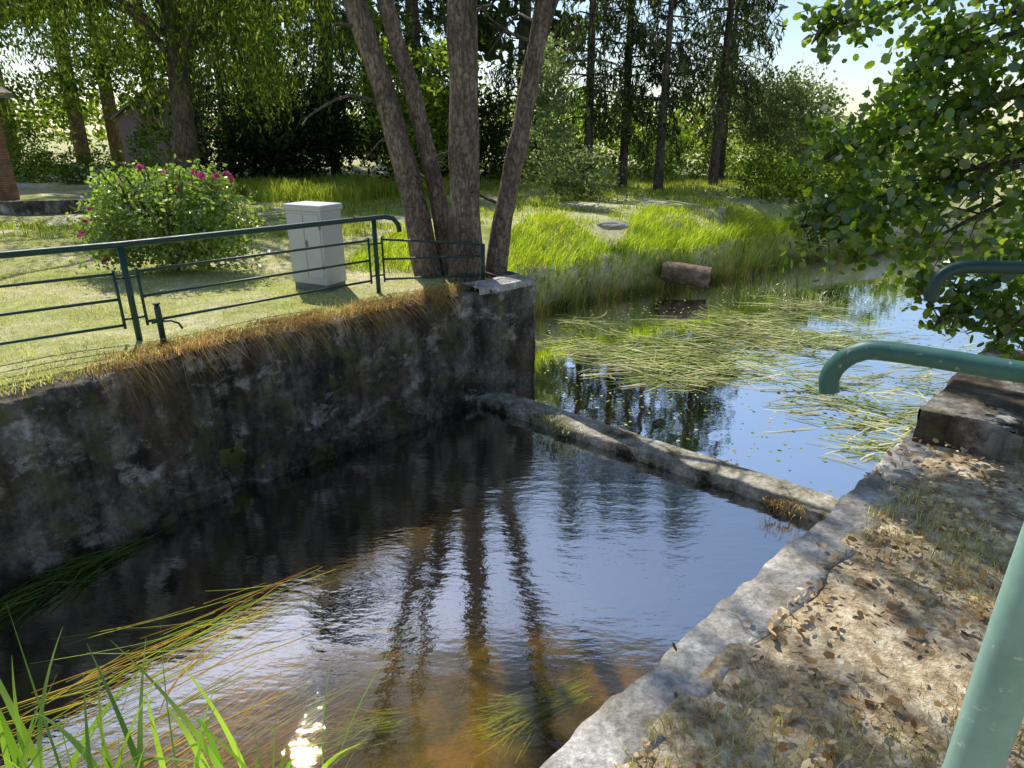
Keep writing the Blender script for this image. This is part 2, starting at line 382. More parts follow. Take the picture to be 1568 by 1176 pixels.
flat('pond_water', [(-.62, 9.05), (.2, 9.75), (-1.2, 10.6), (-1.1, 13), (.2, 15), (3, 17), (7, 20.5), (12, 23), (20, 25.5), (46, 34), (52, 22), (20, 13), (12, 9.5), (8, 6.8), (5, 5.6), (3.85, 5.15)], ZU, M_wup)

# ------------------------------------------------------------------ walls
def resample(pts, step):
    P = [Vector((a, b)) for a, b in pts]; out = [];
    for a, b in zip(P[:-1], P[1:]):
        L = (b - a).length; n = max(1, int(L / step))
        out += [a + (b - a) * (k / n) for k in range(n)]
    out.append(P[-1]); return out
def wall(name, pts, z0, z1, thick, side, mat, amp=.05, step=.06, grooves=(), foot=None, parent=None, back=.35):
    C = resample(pts, step); n = len(C); prof = []
    nv = int((z1 - z0) / step)
    for k in range(nv): prof.append((0, z0 + (z1 - z0) * k / nv))
    ntp = max(2, int(thick / step))
    for k in range(ntp + 1): prof.append((thick * k / ntp, z1))
    for k in range(1, 5): prof.append((thick, z1 - back * k / 4))
    V = []; m = len(prof)
    for i, c in enumerate(C):
        t = (C[min(i + 1, n - 1)] - C[max(i - 1, 0)]).normalized(); nr = Vector((-t.y, t.x)) * side
        for o, z in prof:
            q = Vector((c.x + nr.x * o, c.y + nr.y * o, z)); d = 0
            if o == 0:
                d = amp * (noise.fractal(q * 1.6, .8, 2, 5)) + amp * .5 * noise.noise(q * 9)
                for (gx, gy, w, dp) in grooves:
                    r = math.hypot(c.x - gx, c.y - gy)
                    if r < w: d += dp * min(1, (w - r) / .07)
                if foot and z < foot[0]: d -= foot[1]
            else:
                q.z += amp * .35 * noise.noise(q * 2.7) + amp * .2 * noise.noise(q * 11)
                if o == thick: d = amp * 1.5 * noise.noise(q * 3)
            if abs(z - z1) < .001 and o < .02: d += .006 + amp * .5 * abs(noise.noise(q * 7))
            V.append((q.x + nr.x * d, q.y + nr.y * d, q.z))
    I = np.arange(n - 1)[:, None] * m + np.arange(m - 1)[None, :]
    F = np.stack([I, I + m, I + m + 1, I + 1], -1).reshape(-1, 4)
    if side > 0: F = F[:, ::-1]
    return meshK(name, np.array(V), F, mat, amp > .04, parent)
lw = empty('canal_retaining_wall')
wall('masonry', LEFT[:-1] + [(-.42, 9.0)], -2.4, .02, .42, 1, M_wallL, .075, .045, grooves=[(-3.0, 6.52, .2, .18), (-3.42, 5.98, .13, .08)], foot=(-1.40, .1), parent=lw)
wall('end_pier', [(-.42, 8.95), (.36, 9.6), (.3, 9.75), (.05, 10.15), (-.3, 10.5)], -2.4, .06, .35, 1, M_wallL, .035, .045, parent=lw, grooves=[(-.40, 8.97, .1, .12)])
wall('pier_cap', [(-.45, 8.93), (.34, 9.57)], -.01, .08, .45, 1, M_coping, .03, .04, parent=lw)
rw = empty('canal_bank_wall')
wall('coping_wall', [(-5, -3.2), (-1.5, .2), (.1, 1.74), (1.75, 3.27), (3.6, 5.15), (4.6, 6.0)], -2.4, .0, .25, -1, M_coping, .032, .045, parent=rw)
bl = empty('sluice_abutment_block')
wall('block_face', [(2.93, 4.36), (3.35, 4.8), (4.15, 5.62), (4.4, 5.9)], -.05, .24, .55, -1, M_wallL, .05, .05, parent=bl)
def patch(name, cs, mat, parent, nx=14, ny=8, amp=.03):
    A, B, C, D = [Vector(c) for c in cs]; V = []
    for j in range(ny + 1):
        for i in range(nx + 1):
            s, t = i / nx, j / ny; p = (A * (1 - s) + B * s) * (1 - t) + (D * (1 - s) + C * s) * t
            p += Vector((noise.noise(p * 4), noise.noise(p * 4 + Vector((9, 0, 0))), noise.noise(p * 4 + Vector((0, 9, 0))))) * amp; V.append(tuple(p))
    I = np.arange(ny)[:, None] * (nx + 1) + np.arange(nx)[None, :]
    F = np.stack([I, I + 1, I + nx + 2, I + nx + 1], -1).reshape(-1, 4); return meshK(name, np.array(V), F, mat, True, parent)
patch('block_end', [(2.9, 4.34, -.06), (3.36, 3.95, -.06), (3.36, 3.95, .24), (2.92, 4.35, .25)], M_wallL, bl)
sl = empty('weir_sill')
wall('sill_beam', [SA, SB], -2.3, -1.482, .42, 1, M_sill, .038, .04, parent=sl, back=.3)

# ------------------------------------------------------------------ left railing
fl = empty('green_metal_railing')
PD, PB, PA, PC = (-6.55, 4.95), (-4.05, 6.9), (-1.87, 9.15), (-.42, 9.62)
G = Geo(); T = Geo()
def lerp(a, b, t): return (a[0] + (b[0] - a[0]) * t, a[1] + (b[1] - a[1]) * t)
for p in (PD, PB, PA): G.tube([(p[0], p[1], -.1), (p[0], p[1], .985)], .032, 12)
G.tube([(PC[0], PC[1], -.1), (PC[0], PC[1], .58)], .03, 12)
d = Vector((PA[0] - PB[0], PA[1] - PB[1])).normalized()
P0 = (-9.5, 2.8)
hook = [(P0[0], P0[1], 1.0), (PD[0], PD[1], 1.0), (PB[0], PB[1], 1.0), (PA[0], PA[1], 1.0), (PA[0] + d.x * .18, PA[1] + d.y * .18, 1.0), (PA[0] + d.x * .32, PA[1] + d.y * .32, .965), (PA[0] + d.x * .40, PA[1] + d.y * .40, .88), (PA[0] + d.x * .42, PA[1] + d.y * .42, .78)]
T.tube(hook, .034, 14)
for a, b in ((P0, PD), (PD, PB), (PB, PA)):
    for z in (.71, .44, .16):
        q0, q1 = lerp(a, b, .035), lerp(a, b, .965); G.tube([(*q0, z), (*q1, z)], .016, 8)
    for t in (.035, .965):
        q = lerp(a, b, t); G.tube([(*q, .12), (*q, .75)], .016, 8)
        pn = a if t < .5 else b
        for z in (.66, .22): G.tube([(*q, z), (*pn, z)], .013, 6)
for z in (.71, .44, .16):
    q0, q1 = lerp(PA, PC, .06), lerp(PA, PC, .97); G.tube([(*q0, z), (*q1, z - (.13 if z > .6 else .03))], .016, 8)
q = lerp(PA, PC, .06); G.tube([(*q, .12), (*q, .75)], .014, 8); G.tube([(*q, .22), (*PA, .22)], .013, 6); G.tube([(*q, .66), (*PA, .66)], .013, 6)
G.make('posts_and_rails', M_green, fl, True); T.make('top_rail', M_green, fl, True)
sp_ = empty('latch_post'); G = Geo()
lx, ly = -3.6, 6.55
G.tube([(lx, ly, -.1), (lx, ly, .42), (lx, ly, .46)], [.03, .03, .02], 12); G.tube([(lx, ly, .46), (lx, ly, .475)], .036, 12)
G.tube([(lx - .07, ly - .03, .27), (lx, ly, .28), (lx + .1, ly + .03, .28), (lx + .17, ly + .04, .25), (lx + .2, ly + .04, .19)], .012, 8)
G.make('post_with_hook', M_green, sp_, True)

# ------------------------------------------------------------------ right railing (bridge side)
fr = empty('bridge_handrail')
G = Geo()
hr = spline([(.812, 1.575, 1.475), (.808, 1.58, 1.51), (.818, 1.572, 1.55), (.85, 1.55, 1.59), (.91, 1.51, 1.605), (1.15, 1.345, 1.605), (1.7, .97, 1.605)], 6)
G.tube(hr, .024, 18); G.tube([(1.7, .97, 1.605), (1.7, .97, -.1)], .025, 14)
G.make('handrail', M_green2, fr, True)
fr2 = empty('bridge_handrail.001')
G = Geo()
G.tube(spline([(1.615, 2.5, 1.49), (1.612, 2.5, 1.53), (1.63, 2.5, 1.58), (1.68, 2.5, 1.61), (1.76, 2.49, 1.62), (2.1, 2.46, 1.62), (3.1, 2.4, 1.62)], 6), .025, 16); G.tube([(3.1, 2.4, 1.62), (3.1, 2.4, -.1)], .025, 12)
G.tube([(3.1, 2.4, .9), (4.1, 2.3, .9)], .02, 10)
G.make('handrail', M_green, fr2, True)
ps = empty('bridge_railing_post'); G = Geo()
G.tube(spline([(.765, .80, -.1), (.765, .80, .8), (.768, .8, 1.5), (.785, .795, 1.64), (.85, .78, 1.70), (1.2, .7, 1.71)], 6), .038, 24)
G.make('post', M_green3, ps, True)

# ------------------------------------------------------------------ electrical cabinet
cb = empty('electrical_cabinet')
cx, cy = -2.62, 9.28; rot = math.atan2(-.45, .89)
ux, uy = math.cos(rot), math.sin(rot); vx, vy = -uy, ux
W_, D_ = .64, .42; ccx, ccy = cx - ux * W_ / 2 + vx * D_ / 2, cy - uy * W_ / 2 + vy * D_ / 2
G = Geo(); G.box((ccx, ccy, .55), (W_, D_, 1.02), rot); G.make('body', M_box, cb, bevel=.008)
G = Geo(); G.box((ccx, ccy, 1.105), (W_ + .05, D_ + .06, .085), rot); G.make('lid', M_box, cb, bevel=.02)
G = Geo(); G.box((ccx, ccy, .02), (W_ - .03, D_ - .03, .16), rot); G.make('plinth', M_boxdk, cb)
G = Geo()
for s in (-1, 1):
    G.box((ccx - vx * (D_ / 2 + .004) + ux * s * .145, ccy - vy * (D_ / 2 + .004) + uy * s * .145, .58), (.275, .012, .88), rot)
G.make('doors', M_box, cb, bevel=.004)
G = Geo(); G.box((ccx - vx * (D_ / 2 + .018) + ux * .03, ccy - vy * (D_ / 2 + .018) + uy * .03, .6), (.02, .03, .12), rot)
for z in (.3, .85): G.box((ccx - vx * (D_ / 2 + .014) + ux * .29, ccy - vy * (D_ / 2 + .014) + uy * .29, z), (.02, .02, .06), rot)
G.make('handle_and_hinges', M_metal, cb)

# ------------------------------------------------------------------ foreground trunks
def trunk(path, rads, name, seed, crown, ncr, stubs=0):
    e = empty(name); G = Geo(); P = spline(path, 8); n = len(P)
    rr = list(np.interp(np.linspace(0, 1, n), np.linspace(0, 1, len(rads)), rads))
    G.tube(P, rr, 22, jit=.18, seed=seed)
    G.make('trunk', M_bark, e, True)
    B = Geo(); rnd = random.Random(seed)
    for k in range(stubs):
        i = rnd.randint(int(n * .18), n - 2); p = P[i]; a = rnd.random() * 6.28; L = rnd.uniform(.4, 1.6)
        q = [p, p + Vector((math.cos(a) * L * .4, math.sin(a) * L * .4, L * .12)), p + Vector((math.cos(a) * L * .8, math.sin(a) * L * .8, L * rnd.uniform(-.1, .5))), p + Vector((math.cos(a + .3) * L, math.sin(a + .3) * L, L * rnd.uniform(-.3, .7)))]
        B.tube(spline(q, 3), list(np.linspace(.03, .006, 10)), 6)
    for (x, y, z, *_r) in crown:
        i = max(0, min(n - 1, int(n * (z - 1.5) / 13))); p = P[i]; t = Vector((x, y, z))
        B.tube(spline([p, p.lerp(t, .5) + Vector((0, 0, .15)), t], 4), list(np.linspace(.06, .01, 9)), 6)
    B.make('branches', M_bark2, e, True)
    if ncr:
        leafobj('needles', cloud(crown, ncr, .16, 45, .5), R.uniform(.12, .2, ncr), M_pine, e, aspect=.28)
def crownblobs(cx_, cy_, z0, z1, r, n, seed):
    rnd = random.Random(seed); o = []
    for _ in range(n):
        z = rnd.uniform(z0, z1); a = rnd.random() * 6.28; rr = rnd.uniform(.3, 1) * r
        o.append((cx_ + math.cos(a) * rr, cy_ + math.sin(a) * rr, z, rnd.uniform(.3, .6), rnd.uniform(.3, .6), rnd.uniform(.2, .35)))
    return o
trunk([(-1.3, 10.35, -.15), (-1.5, 10.35, 1.2), (-1.78, 10.35, 2.4), (-2.17, 10.35, 3.8), (-2.7, 10.5, 6), (-3.1, 10.6, 9), (-3.2, 10.6, 12.5)], [.23, .18, .165, .15, .13, .09, .03], 'pine_tree', 1, crownblobs(-3.1, 10.6, 9.5, 12.5, 1.5, 5, 1), 1300, 5)
trunk([(-.98, 10.5, -.15), (-1.15, 10.5, 1.2), (-1.42, 10.5, 2.5), (-1.78, 10.5, 3.9), (-2.0, 10.8, 6), (-2.1, 11, 9), (-2.0, 11.2, 12)], [.16, .13, .12, .11, .09, .06, .02], 'pine_tree', 2, crownblobs(-2.0, 11.2, 9.5, 12, 1.4, 5, 2), 1300, 5)
trunk([(-.70, 9.95, -.15), (-.69, 9.95, 1.2), (-.67, 9.95, 2.5), (-.66, 9.95, 4), (-.6, 10, 7), (-.6, 10, 10), (-.5, 10, 13)], [.29, .215, .2, .185, .15, .1, .03], 'pine_tree', 3, crownblobs(-.2, 10, 6.5, 13, 2.2, 12, 3), 3400, 11)
trunk([(-.28, 10.3, -.15), (-.13, 10.3, .9), (.13, 10.3, 2.1), (.42, 10.3, 3.7), (.75, 10.4, 6), (1.0, 10.5, 9), (1.1, 10.6, 12)], [.2, .15, .135, .12, .1, .06, .02], 'pine_tree', 4, crownblobs(1.4, 10.6, 6.2, 12, 2.0, 12, 4), 3800, 10)

# ------------------------------------------------------------------ spruces
def spruce_meshes(seed, h, lo=1.6, Lm=3.0):
    rnd = random.Random(seed); G = Geo()
    G.tube([(0, 0, -.3), (.03, 0, 1), (0, .04, h * .5), (0, 0, h)], [.24, .19, .12, .02], 10, jit=.1, seed=seed)
    P = []; z = lo
    while z < h - .3:
        L = Lm * (1 - (z / h)) ** .75 + .35
        for k in range(rnd.randint(4, 6)):
            a = rnd.random() * 6.28; l = L * rnd.uniform(.5, 1.2)
            dz = rnd.uniform(-.75, -.25); pts = []
            for s in (0, .33, .66, 1): pts.append(Vector((math.cos(a) * l * s, math.sin(a) * l * s, z + l * (.15 * s + dz * s * s))))
            G.tube(pts, [.035, .025, .015, .005], 4, cap=False)
            m = int(20 + 24 * l); s = np.sqrt(R.uniform(.04, 1, m)); sd = R.normal(size=m) * .1 * l * (1.1 - s)
            P.append(np.stack([math.cos(a) * l * s - math.sin(a) * sd, math.sin(a) * l * s + math.cos(a) * sd, z + l * (.15 * s + dz * s * s) - R.random(m) * .5], 1))
        z += rnd.uniform(.28, .55)
    P = np.concatenate(P)
    V, F = leaves_arr(P, R.uniform(.16, .4, len(P)), aspect=.2, hang=1.8)
    t = G.make('tmp_t', M_bark2); n = meshK('tmp_n', V, F, M_spruce)
    a, b = t.data, n.data; bpy.data.objects.remove(t); bpy.data.objects.remove(n); return a, b
SM = [spruce_meshes(21, 13.5, 2.6), spruce_meshes(22, 12, 1.6, 2.4), spruce_meshes(23, 14, 3.0, 3.0)]
def spruce(x, y, k, s=1.0, rz=0.0):
    e = empty('spruce_tree'); e.location = (x, y, 0); e.scale = (s, s, s); e.rotation_euler = (0, 0, rz)
    for nm, me in zip(('trunk', 'needles'), SM[k]):
        link(bpy.data.objects.new(nm, me), e)
for x, y, k, s, rz in [(2.9, 27, 0, 1, 0), (4.5, 28.2, 2, .95, 1), (5.6, 26.4, 0, .9, 2.2), (8.0, 27.5, 2, 1, 3), (9.6, 32, 0, .85, 1.5), (.4, 34, 1, 1, 4), (-7.6, 30, 1, 1.05, 2), (-4.2, 33, 0, 1, .5), (-12.5, 31, 2, 1, .9)]:
    spruce(x, y, k, s, rz)

# ------------------------------------------------------------------ weeping tree (left)
wt = empty('weeping_willow_tree'); G = Geo()
G.tube(spline([(-9.9, 21, -.2), (-9.7, 21, 2), (-9.6, 21, 4), (-9.3, 21, 7)], 5), list(np.linspace(.4, .18, 16)), 14, jit=.15)
ST = []; rnd = random.Random(5)
for k in range(26):
    a = rnd.random() * 6.28; L = rnd.uniform(2.5, 7.0); z0 = rnd.uniform(3.2, 6.8); rise = rnd.uniform(1, 2.8)
    q = spline([(-9.6, 21, z0), (-9.6 + math.cos(a) * L * .4, 21 + math.sin(a) * L * .4, z0 + rise * .8), (-9.6 + math.cos(a) * L * .8, 21 + math.sin(a) * L * .8, min(z0 + rise, 9.3)), (-9.6 + math.cos(a) * L, 21 + math.sin(a) * L, min(z0 + rise * .7, 8.8))], 5)
    G.tube(q, list(np.linspace(.12, .02, 16)), 6)
    for _ in range(42):
        p = q[rnd.randint(4, 15)]; ST.append((p.x + rnd.gauss(0, .45), p.y + rnd.gauss(0, .45), p.z))
G.make('trunk_and_limbs', M_bark2, wt, True)
ST = np.array(ST); n = len(ST); Ls = R.uniform(1.2, 5.0, n); Ls = np.minimum(Ls, ST[:, 2] - R.uniform(1.7, 3.8, n)); Ls = np.maximum(Ls, .5)
m_ = 36; s = R.random((n, m_)); sw = R.normal(size=(n, 2)) * .15
PP = np.stack([ST[:, 0, None] + sw[:, :1] * s * 2 + R.normal(size=(n, m_)) * .05, ST[:, 1, None] + sw[:, 1:] * s * 2 + R.normal(size=(n, m_)) * .05, ST[:, 2, None] - Ls[:, None] * s], -1).reshape(-1, 3)
leafobj('hanging_leaves', PP, R.uniform(.1, .22, len(PP)), M_willow, wt, aspect=.26, hang=2.2)

# ------------------------------------------------------------------ background vegetation masses
def mass(name, blobs, n, size, mat, clump=.4, aspect=.6, per=40):
    P = cloud(blobs, n, clump, per, .55); P = P[P[:, 2] > -.2]
    return leafobj(name, P, R.uniform(size * .6, size * 1.3, len(P)), mat, aspect=aspect)
rb = random.Random(99)
mass('dark_hedge', [(rb.uniform(-11.5, -1.5), rb.uniform(26, 29), rb.uniform(.8, 3.0), 1.6, 1.2, 1.4) for _ in range(26)], 28000, .17, M_dark, .35)
mass('background_trees', [(x + rb.uniform(-1, 1), rb.uniform(36, 44), rb.uniform(1.5, 8.5), rb.uniform(1.6, 2.6), 2, rb.uniform(1.3, 2.2)) for x in np.linspace(-34, -3, 30)] + [(x + rb.uniform(-1, 1), rb.uniform(38, 46), rb.uniform(.5, 3.2), rb.uniform(1.6, 2.6), 2, rb.uniform(1.3, 2.0)) for x in np.linspace(-3, 20, 12)], 32000, .28, M_decid, .5)
tt = empty('sky_blocking_tree_stand'); G = Geo(); TB = []  # trees added, crowns mostly out of view, to block sky reflected in the stream
for x in np.linspace(-46, 0, 16):
    x += rb.uniform(-1, 1); y = rb.uniform(46, 51); h = rb.uniform(32, 37) if x < -10 else rb.uniform(23, 28)
    G.tube([(x, y, -.3), (x + .3, y, h * .5), (x, y, h)], [.5, .35, .08], 8)
    for _ in range(18):
        z = rb.uniform(.28, 1) * h; r = 3.4 * (1 - (z / h) ** 3 * .5); TB.append((x + rb.uniform(-1, 1) * r * .8, y + rb.uniform(-1, 1) * r * .6, z, rb.uniform(1.2, 2.2), rb.uniform(1.2, 2), rb.uniform(1, 1.9)))
G.make('trunks', M_bark2, tt, True); leafobj('crowns', cloud(TB, 36000, .7, 30, .5), R.uniform(.5, 1.05, 36000), M_tallt, tt, aspect=.6)
mass('background_undergrowth', [(x + rb.uniform(-.6, .6), rb.uniform(31, 37), rb.uniform(.1, 1.0), 1.3, 1.1, rb.uniform(.5, 1.0)) for x in np.linspace(-3, 13, 15)], 14000, .16, M_decid, .25)
mass('grey_willow_shrub', [(11.5, 30, 2, 1.5, 1.4, 1.8), (12.8, 31, 2.6, 1.3, 1.3, 1.5), (10.6, 30.5, 3.2, 1.1, 1, 1.5), (14, 32, 1.5, 1.5, 1.2, 1.3), (12.2, 30.5, 3.9, .7, .7, .9)], 11000, .17, M_grey, .28)
mass('young_broadleaf_tree', [(-3.4, 22, 3.2, 1.1, 1, 1.4), (-2.9, 22, 1.8, .9, .8, 1.1), (-1.9, 23, 3.6, .8, .8, 1.5)], 6500, .17, M_decid, .22)
mass('young_broadleaf_tree.001', [(.9, 21.5, 1.8, .8, .7, 1.4), (1.1, 22, 3.4, .6, .7, 1.3), (2.2, 22.5, .8, 1.1, .7, .7)], 5000, .15, M_grey, .2)
mass('far_treeline', [(x + rb.uniform(-2, 2), rb.uniform(62, 78), rb.uniform(.5, 4) * (1 if x < 22 else .4), rb.uniform(3, 5), 3, rb.uniform(2, 3.0) * (1 if x < 22 else .5)) for x in np.linspace(-75, 100, 90)], 30000, .6, M_decid, .9)
mass('bank_shrub', [(9.2, 22.3, .4, 1.1, .9, .8), (10.8, 23.4, .6, 1.2, 1, 1), (8.6, 23.6, .6, .9, .8, .9), (13, 25, .8, 1.6, 1.2, 1.2)], 9000, .13, M_decid, .2)
mass('far_bank_shrubs', [(x, rb.uniform(26, 33) + (x - 16) * .35, rb.uniform(0, 1.3), 1.8, 1.5, rb.uniform(.8, 1.5)) for x in np.linspace(16, 52, 22)], 15000, .25, M_grey, .4)
mass('right_bank_shrubs', [(rb.uniform(13, 26), rb.uniform(7, 12), rb.uniform(0, 1.0), 1.2, 1.2, .8) for _ in range(16)], 9000, .14, M_decid, .3)

# ------------------------------------------------------------------ rose bush
rbsh = empty('flowering_rose_bush')
blobs = [(-5.35, 10.6, .75, 1.05, .85, .65), (-5.9, 10.5, .7, .7, .6, .6), (-4.75, 10.6, .8, .7, .6, .6), (-5.7, 10.6, 1.2, .6, .55, .4), (-5.0, 10.6, 1.15, .6, .5, .4), (-4.5, 10.5, .4, .45, .4, .35), (-6.3, 10.5, .5, .45, .4, .45)]
P = cloud(blobs, 16000, .12, 26, .8); P = P[P[:, 2] > .02]
leafobj('leaves', P, R.uniform(.05, .1, len(P)), M_rose, rbsh, aspect=.6)
P = cloud([(-5.3, 10.5, 1.4, 1.1, .5, .25), (-6.3, 10.3, .7, .3, .3, .5)], 180, .03, 7, .6); leafobj('flowers', P, R.uniform(.045, .075, len(P)), M_rosefl, rbsh, aspect=.9, k=6)
G = Geo()
for _ in range(30):
    a = random.random() * 6.28; r = random.uniform(.3, 1.0); h_ = random.uniform(1.1, 1.75); G.tube(spline([(-5.35, 10.6, 0), (-5.35 + math.cos(a) * r * .5, 10.6 + math.sin(a) * r * .4, h_ * .5), (-5.35 + math.cos(a) * r * 1.1, 10.6 + math.sin(a) * r * .7, h_)], 3), .01, 5)
G.make('stems', M_bark2, rbsh)

# ------------------------------------------------------------------ alder (right, near)
al = empty('alder_tree'); G = Geo()
ab = [(3.18, 5.04, 2.75, .6, .5, .45), (2.75, 4.85, 2.12, .42, .4, .32), (2.15, 4.65, 1.55, .28, .3, .2), (2.5, 4.6, 1.55, .42, .4, .28), (3.05, 4.6, 1.5, .5, .5, .36), (3.4, 4.75, 1.95, .5, .5, .42),
      (3.0, 4.35, 1.0, .26, .3, .24), (3.4, 4.34, .88, .32, .3, .26), (2.3, 4.8, 2.0, .22, .25, .14), (2.25, 5.05, 2.78, .3, .3, .12), (2.8, 5.0, 2.5, .35, .3, .22), (3.5, 4.95, 2.4, .5, .5, .4),
      (3.7, 5.2, 3.5, .9, .8, .6), (4.4, 5.0, 2.4, .8, .8, .8), (4.3, 5.1, 4.3, 1.0, 1, .6), (4.5, 5.4, 1.3, .6, .6, .5)]
G.tube(spline([(5.4, 4.9, -.2), (5.2, 5.0, 1.5), (5.1, 5.0, 3), (4.8, 5.1, 5)], 5), list(np.linspace(.15, .06, 16)), 10, jit=.1)
rnd = random.Random(3); TW = []
for b in ab:
    t = Vector(b[:3]); z = max(.8, min(4, t.z * .9 + .4)); p = Vector((5.15, 5.0, z))
    mid = p.lerp(t, .55) + Vector((0, 0, .25)); q = spline([p, mid, t, t + (t - mid).normalized() * b[3] * .7 + Vector((0, 0, -.08))], 5)
    G.tube(q, list(np.linspace(.03, .004, len(q))), 6)
    for _ in range(9):
        s_ = q[rnd.randint(6, len(q) - 1)]; e_ = t + Vector((rnd.gauss(0, b[3] * .7), rnd.gauss(0, b[4] * .7), rnd.gauss(0, b[5] * .8)))
        qq = spline([s_, s_.lerp(e_, .5) + Vector((0, 0, .05)), e_], 4); G.tube(qq, list(np.linspace(.007, .002, len(qq))), 4, cap=False)
        for w_ in qq[2:]: TW.append(tuple(w_))
G.make('trunk_and_branches', M_bark2, al, True)
TW = np.array(TW); idx = R.integers(0, len(TW), 6500); P1 = TW[idx] + R.normal(size=(6500, 3)) * .065
P2 = cloud(ab, 6500, .07, 14, .45); P = np.concatenate([P1, P2])
leafobj('leaves', P, R.uniform(.04, .085, len(P)), M_alder, al, aspect=.75, k=7, up=.1)

# ------------------------------------------------------------------ grasses
def scatter(n, x0, x1, y0, y1, cond):
    x = R.uniform(x0, x1, n); y = R.uniform(y0, y1, n); sd = sdist(x, y); k = cond(x, y, sd); x, y = x[k], y[k]
    return np.stack([x, y, gz(x, y)], 1)
P = scatter(110000, -11, 1, 3.5, 16, lambda x, y, sd: (sd > .3) & (sidef(x, y) < 0)); blades('lawn_grass', P, R.uniform(.015, .06, len(P)), .007, M_grass, 1.0, .2, 1)
P = scatter(9000, -10, 0, 4.5, 14, lambda x, y, sd: (sd > .35) & (sidef(x, y) < 0)); P = P[[noise.noise(Vector((a * .9, b * .9, 5))) > .1 for a, b in P[:, :2]]]; blades('lawn_tufts', P, R.uniform(.06, .17, len(P)), .008, M_grass, .8, .3, 2)
P = scatter(70000, -4, 9, 10.2, 20, lambda x, y, sd: (sd > -.12) & (sd < 1.8 + 1.2 * np.sin(x * 2)) & (sidef(x, y) < 0) & (y > 10.6)); e_ = sdist(P[:, 0], P[:, 1])
blades('tall_bank_grass', P, R.uniform(.22, .55, len(P)) * (1 - .4 * sst(.5, 1.8, e_)) * (1 + .3 * (e_ < .3)), .014, M_tall, .7, .35, 3, bias=(.28, -.22))
P = scatter(80000, -12, 16, 14, 34, lambda x, y, sd: (sd > .5)); cl = np.array([noise.noise(Vector((a * .6, b * .6, 0))) for a, b in P[:, :2]]); P = P[(cl > .0) | (P[:, 1] > 24)]
blades('meadow_grass', P, R.uniform(.06, .25, len(P)), .024, M_shgrass, .6, .2, 2)
P = scatter(40000, -11, -2.2, 22, 27, lambda x, y, sd: (y > 22)); blades('meadow_grass.001', P[:12000], R.uniform(.3, .8, len(P[:12000])), .03, M_shgrass, .5, .2, 2)
def alongleft(n, o0, o1):
    C = resample(LEFT[1:-1] + [(-.42, 9.0)], .04); i = R.integers(0, len(C) - 1, n); p = np.array([tuple(C[k]) for k in i]); t = np.array([tuple((C[k + 1] - C[k]).normalized()) for k in i])
    o = R.uniform(o0, o1, n); p = p + np.stack([-t[:, 1], t[:, 0]], 1) * o[:, None]; return np.column_stack([p, np.full(n, .03)])
P = alongleft(9000, .1, .55); nzv = np.array([noise.noise(Vector((a * 1.3, b * 1.3, 3))) for a, b in P[:, :2]]); P = P[nzv > -.05]
blades('wall_edge_dry_grass', P, R.uniform(.06, .17, len(P)), .007, M_dry, .9, .5, 3, bias=(.5, -.45))
P = alongleft(4000, .15, .6); blades('wall_edge_green_grass', P, R.uniform(.04, .14, len(P)), .007, M_grass, .9, .4, 2, bias=(.3, -.3))
cen = [(-3.1, 6.35), (-2.2, 7.3), (-1.75, 7.75), (-1.3, 8.2), (-1.0, 8.5), (-3.5, 5.8), (-2.6, 6.95)]
P = np.concatenate([np.column_stack([R.normal(a, .2, 460), R.normal(b, .2, 460), np.full(460, .04)]) for a, b in cen]); sdp = sdist(P[:, 0], P[:, 1]); P = P[(sdp > .0)]
blades('overhanging_dead_grass', P, R.uniform(.22, .5, len(P)), .007, M_dry, .5, 1.15, 4, bias=(.75, -.6))
# right bank
P = scatter(90000, -2, 7, -.5, 8, lambda x, y, sd: (sd > .16) & (sidef(x, y) > 0)); nzv = np.array([noise.noise(Vector((a * 1.5, b * 1.5, 7))) for a, b in P[:, :2]])
k_ = (nzv > -.15) & (sdist(P[:, 0], P[:, 1]) > .24)
blades('bank_dry_grass', P[k_], R.uniform(.015, .08, k_.sum()), .005, M_straw, 1.4, .35, 2)
P = P[nzv > .16]; P = P[R.random(len(P)) < .7]; blades('bank_green_grass', P, R.uniform(.03, .13, len(P)), .005, M_grass, .9, .25, 2)
P = scatter(26000, 3.8, 12, 4.4, 11, lambda x, y, sd: (sd > -.1) & (sd < 2) & (sidef(x, y) > 0)); blades('bank_green_grass.001', P, R.uniform(.1, .35, len(P)), .01, M_tall, .8, .25, 3)
P = scatter(22000, -2, 6, .0, 7, lambda x, y, sd: (sd > .02) & (sidef(x, y) > 0)); nn_ = P[:, 1] * .75 + P[:, 0] * .66; ed = sdist(P[:, 0], P[:, 1])
cl = np.array([noise.noise(Vector((a * 2.2, b * 2.2, 17))) for a, b in P[:, :2]])
P = P[R.random(len(P)) < np.where(ed < .22, .05 + .6 * sst(3.4, 4.4, nn_), .62) * np.clip(.9 + cl * 2, .1, 1.5)]; P[:, 2] = np.maximum(P[:, 2], .01) + R.uniform(.005, .045, len(P))
leafobj('fallen_leaves', P, R.uniform(.022, .06, len(P)), M_litter, aspect=.6, k=5, up=.5)
# foreground irises
nI = 95
P = np.column_stack([R.uniform(-2.85, -1.0, nI), R.uniform(1.95, 2.75, nI), np.full(nI, -1.75)])
hI = R.uniform(1.2, 1.85, nI) * (1 - .2 * sst(-1.9, -1.0, P[:, 0]))
blades('iris_clump', P, hI, R.uniform(.036, .06, nI), M_reed, .55, .28, 14)
P = np.column_stack([[-.35, -.22, .12, .2, -.3], [2.2, 2.15, 2.1, 2.15, 2.25], [-1.75] * 5]); blades('iris_clump.001', P, np.array([1.35, 1.2, 1.4, 1.15, 1.1]), .03, M_reed, .3, .2, 10)

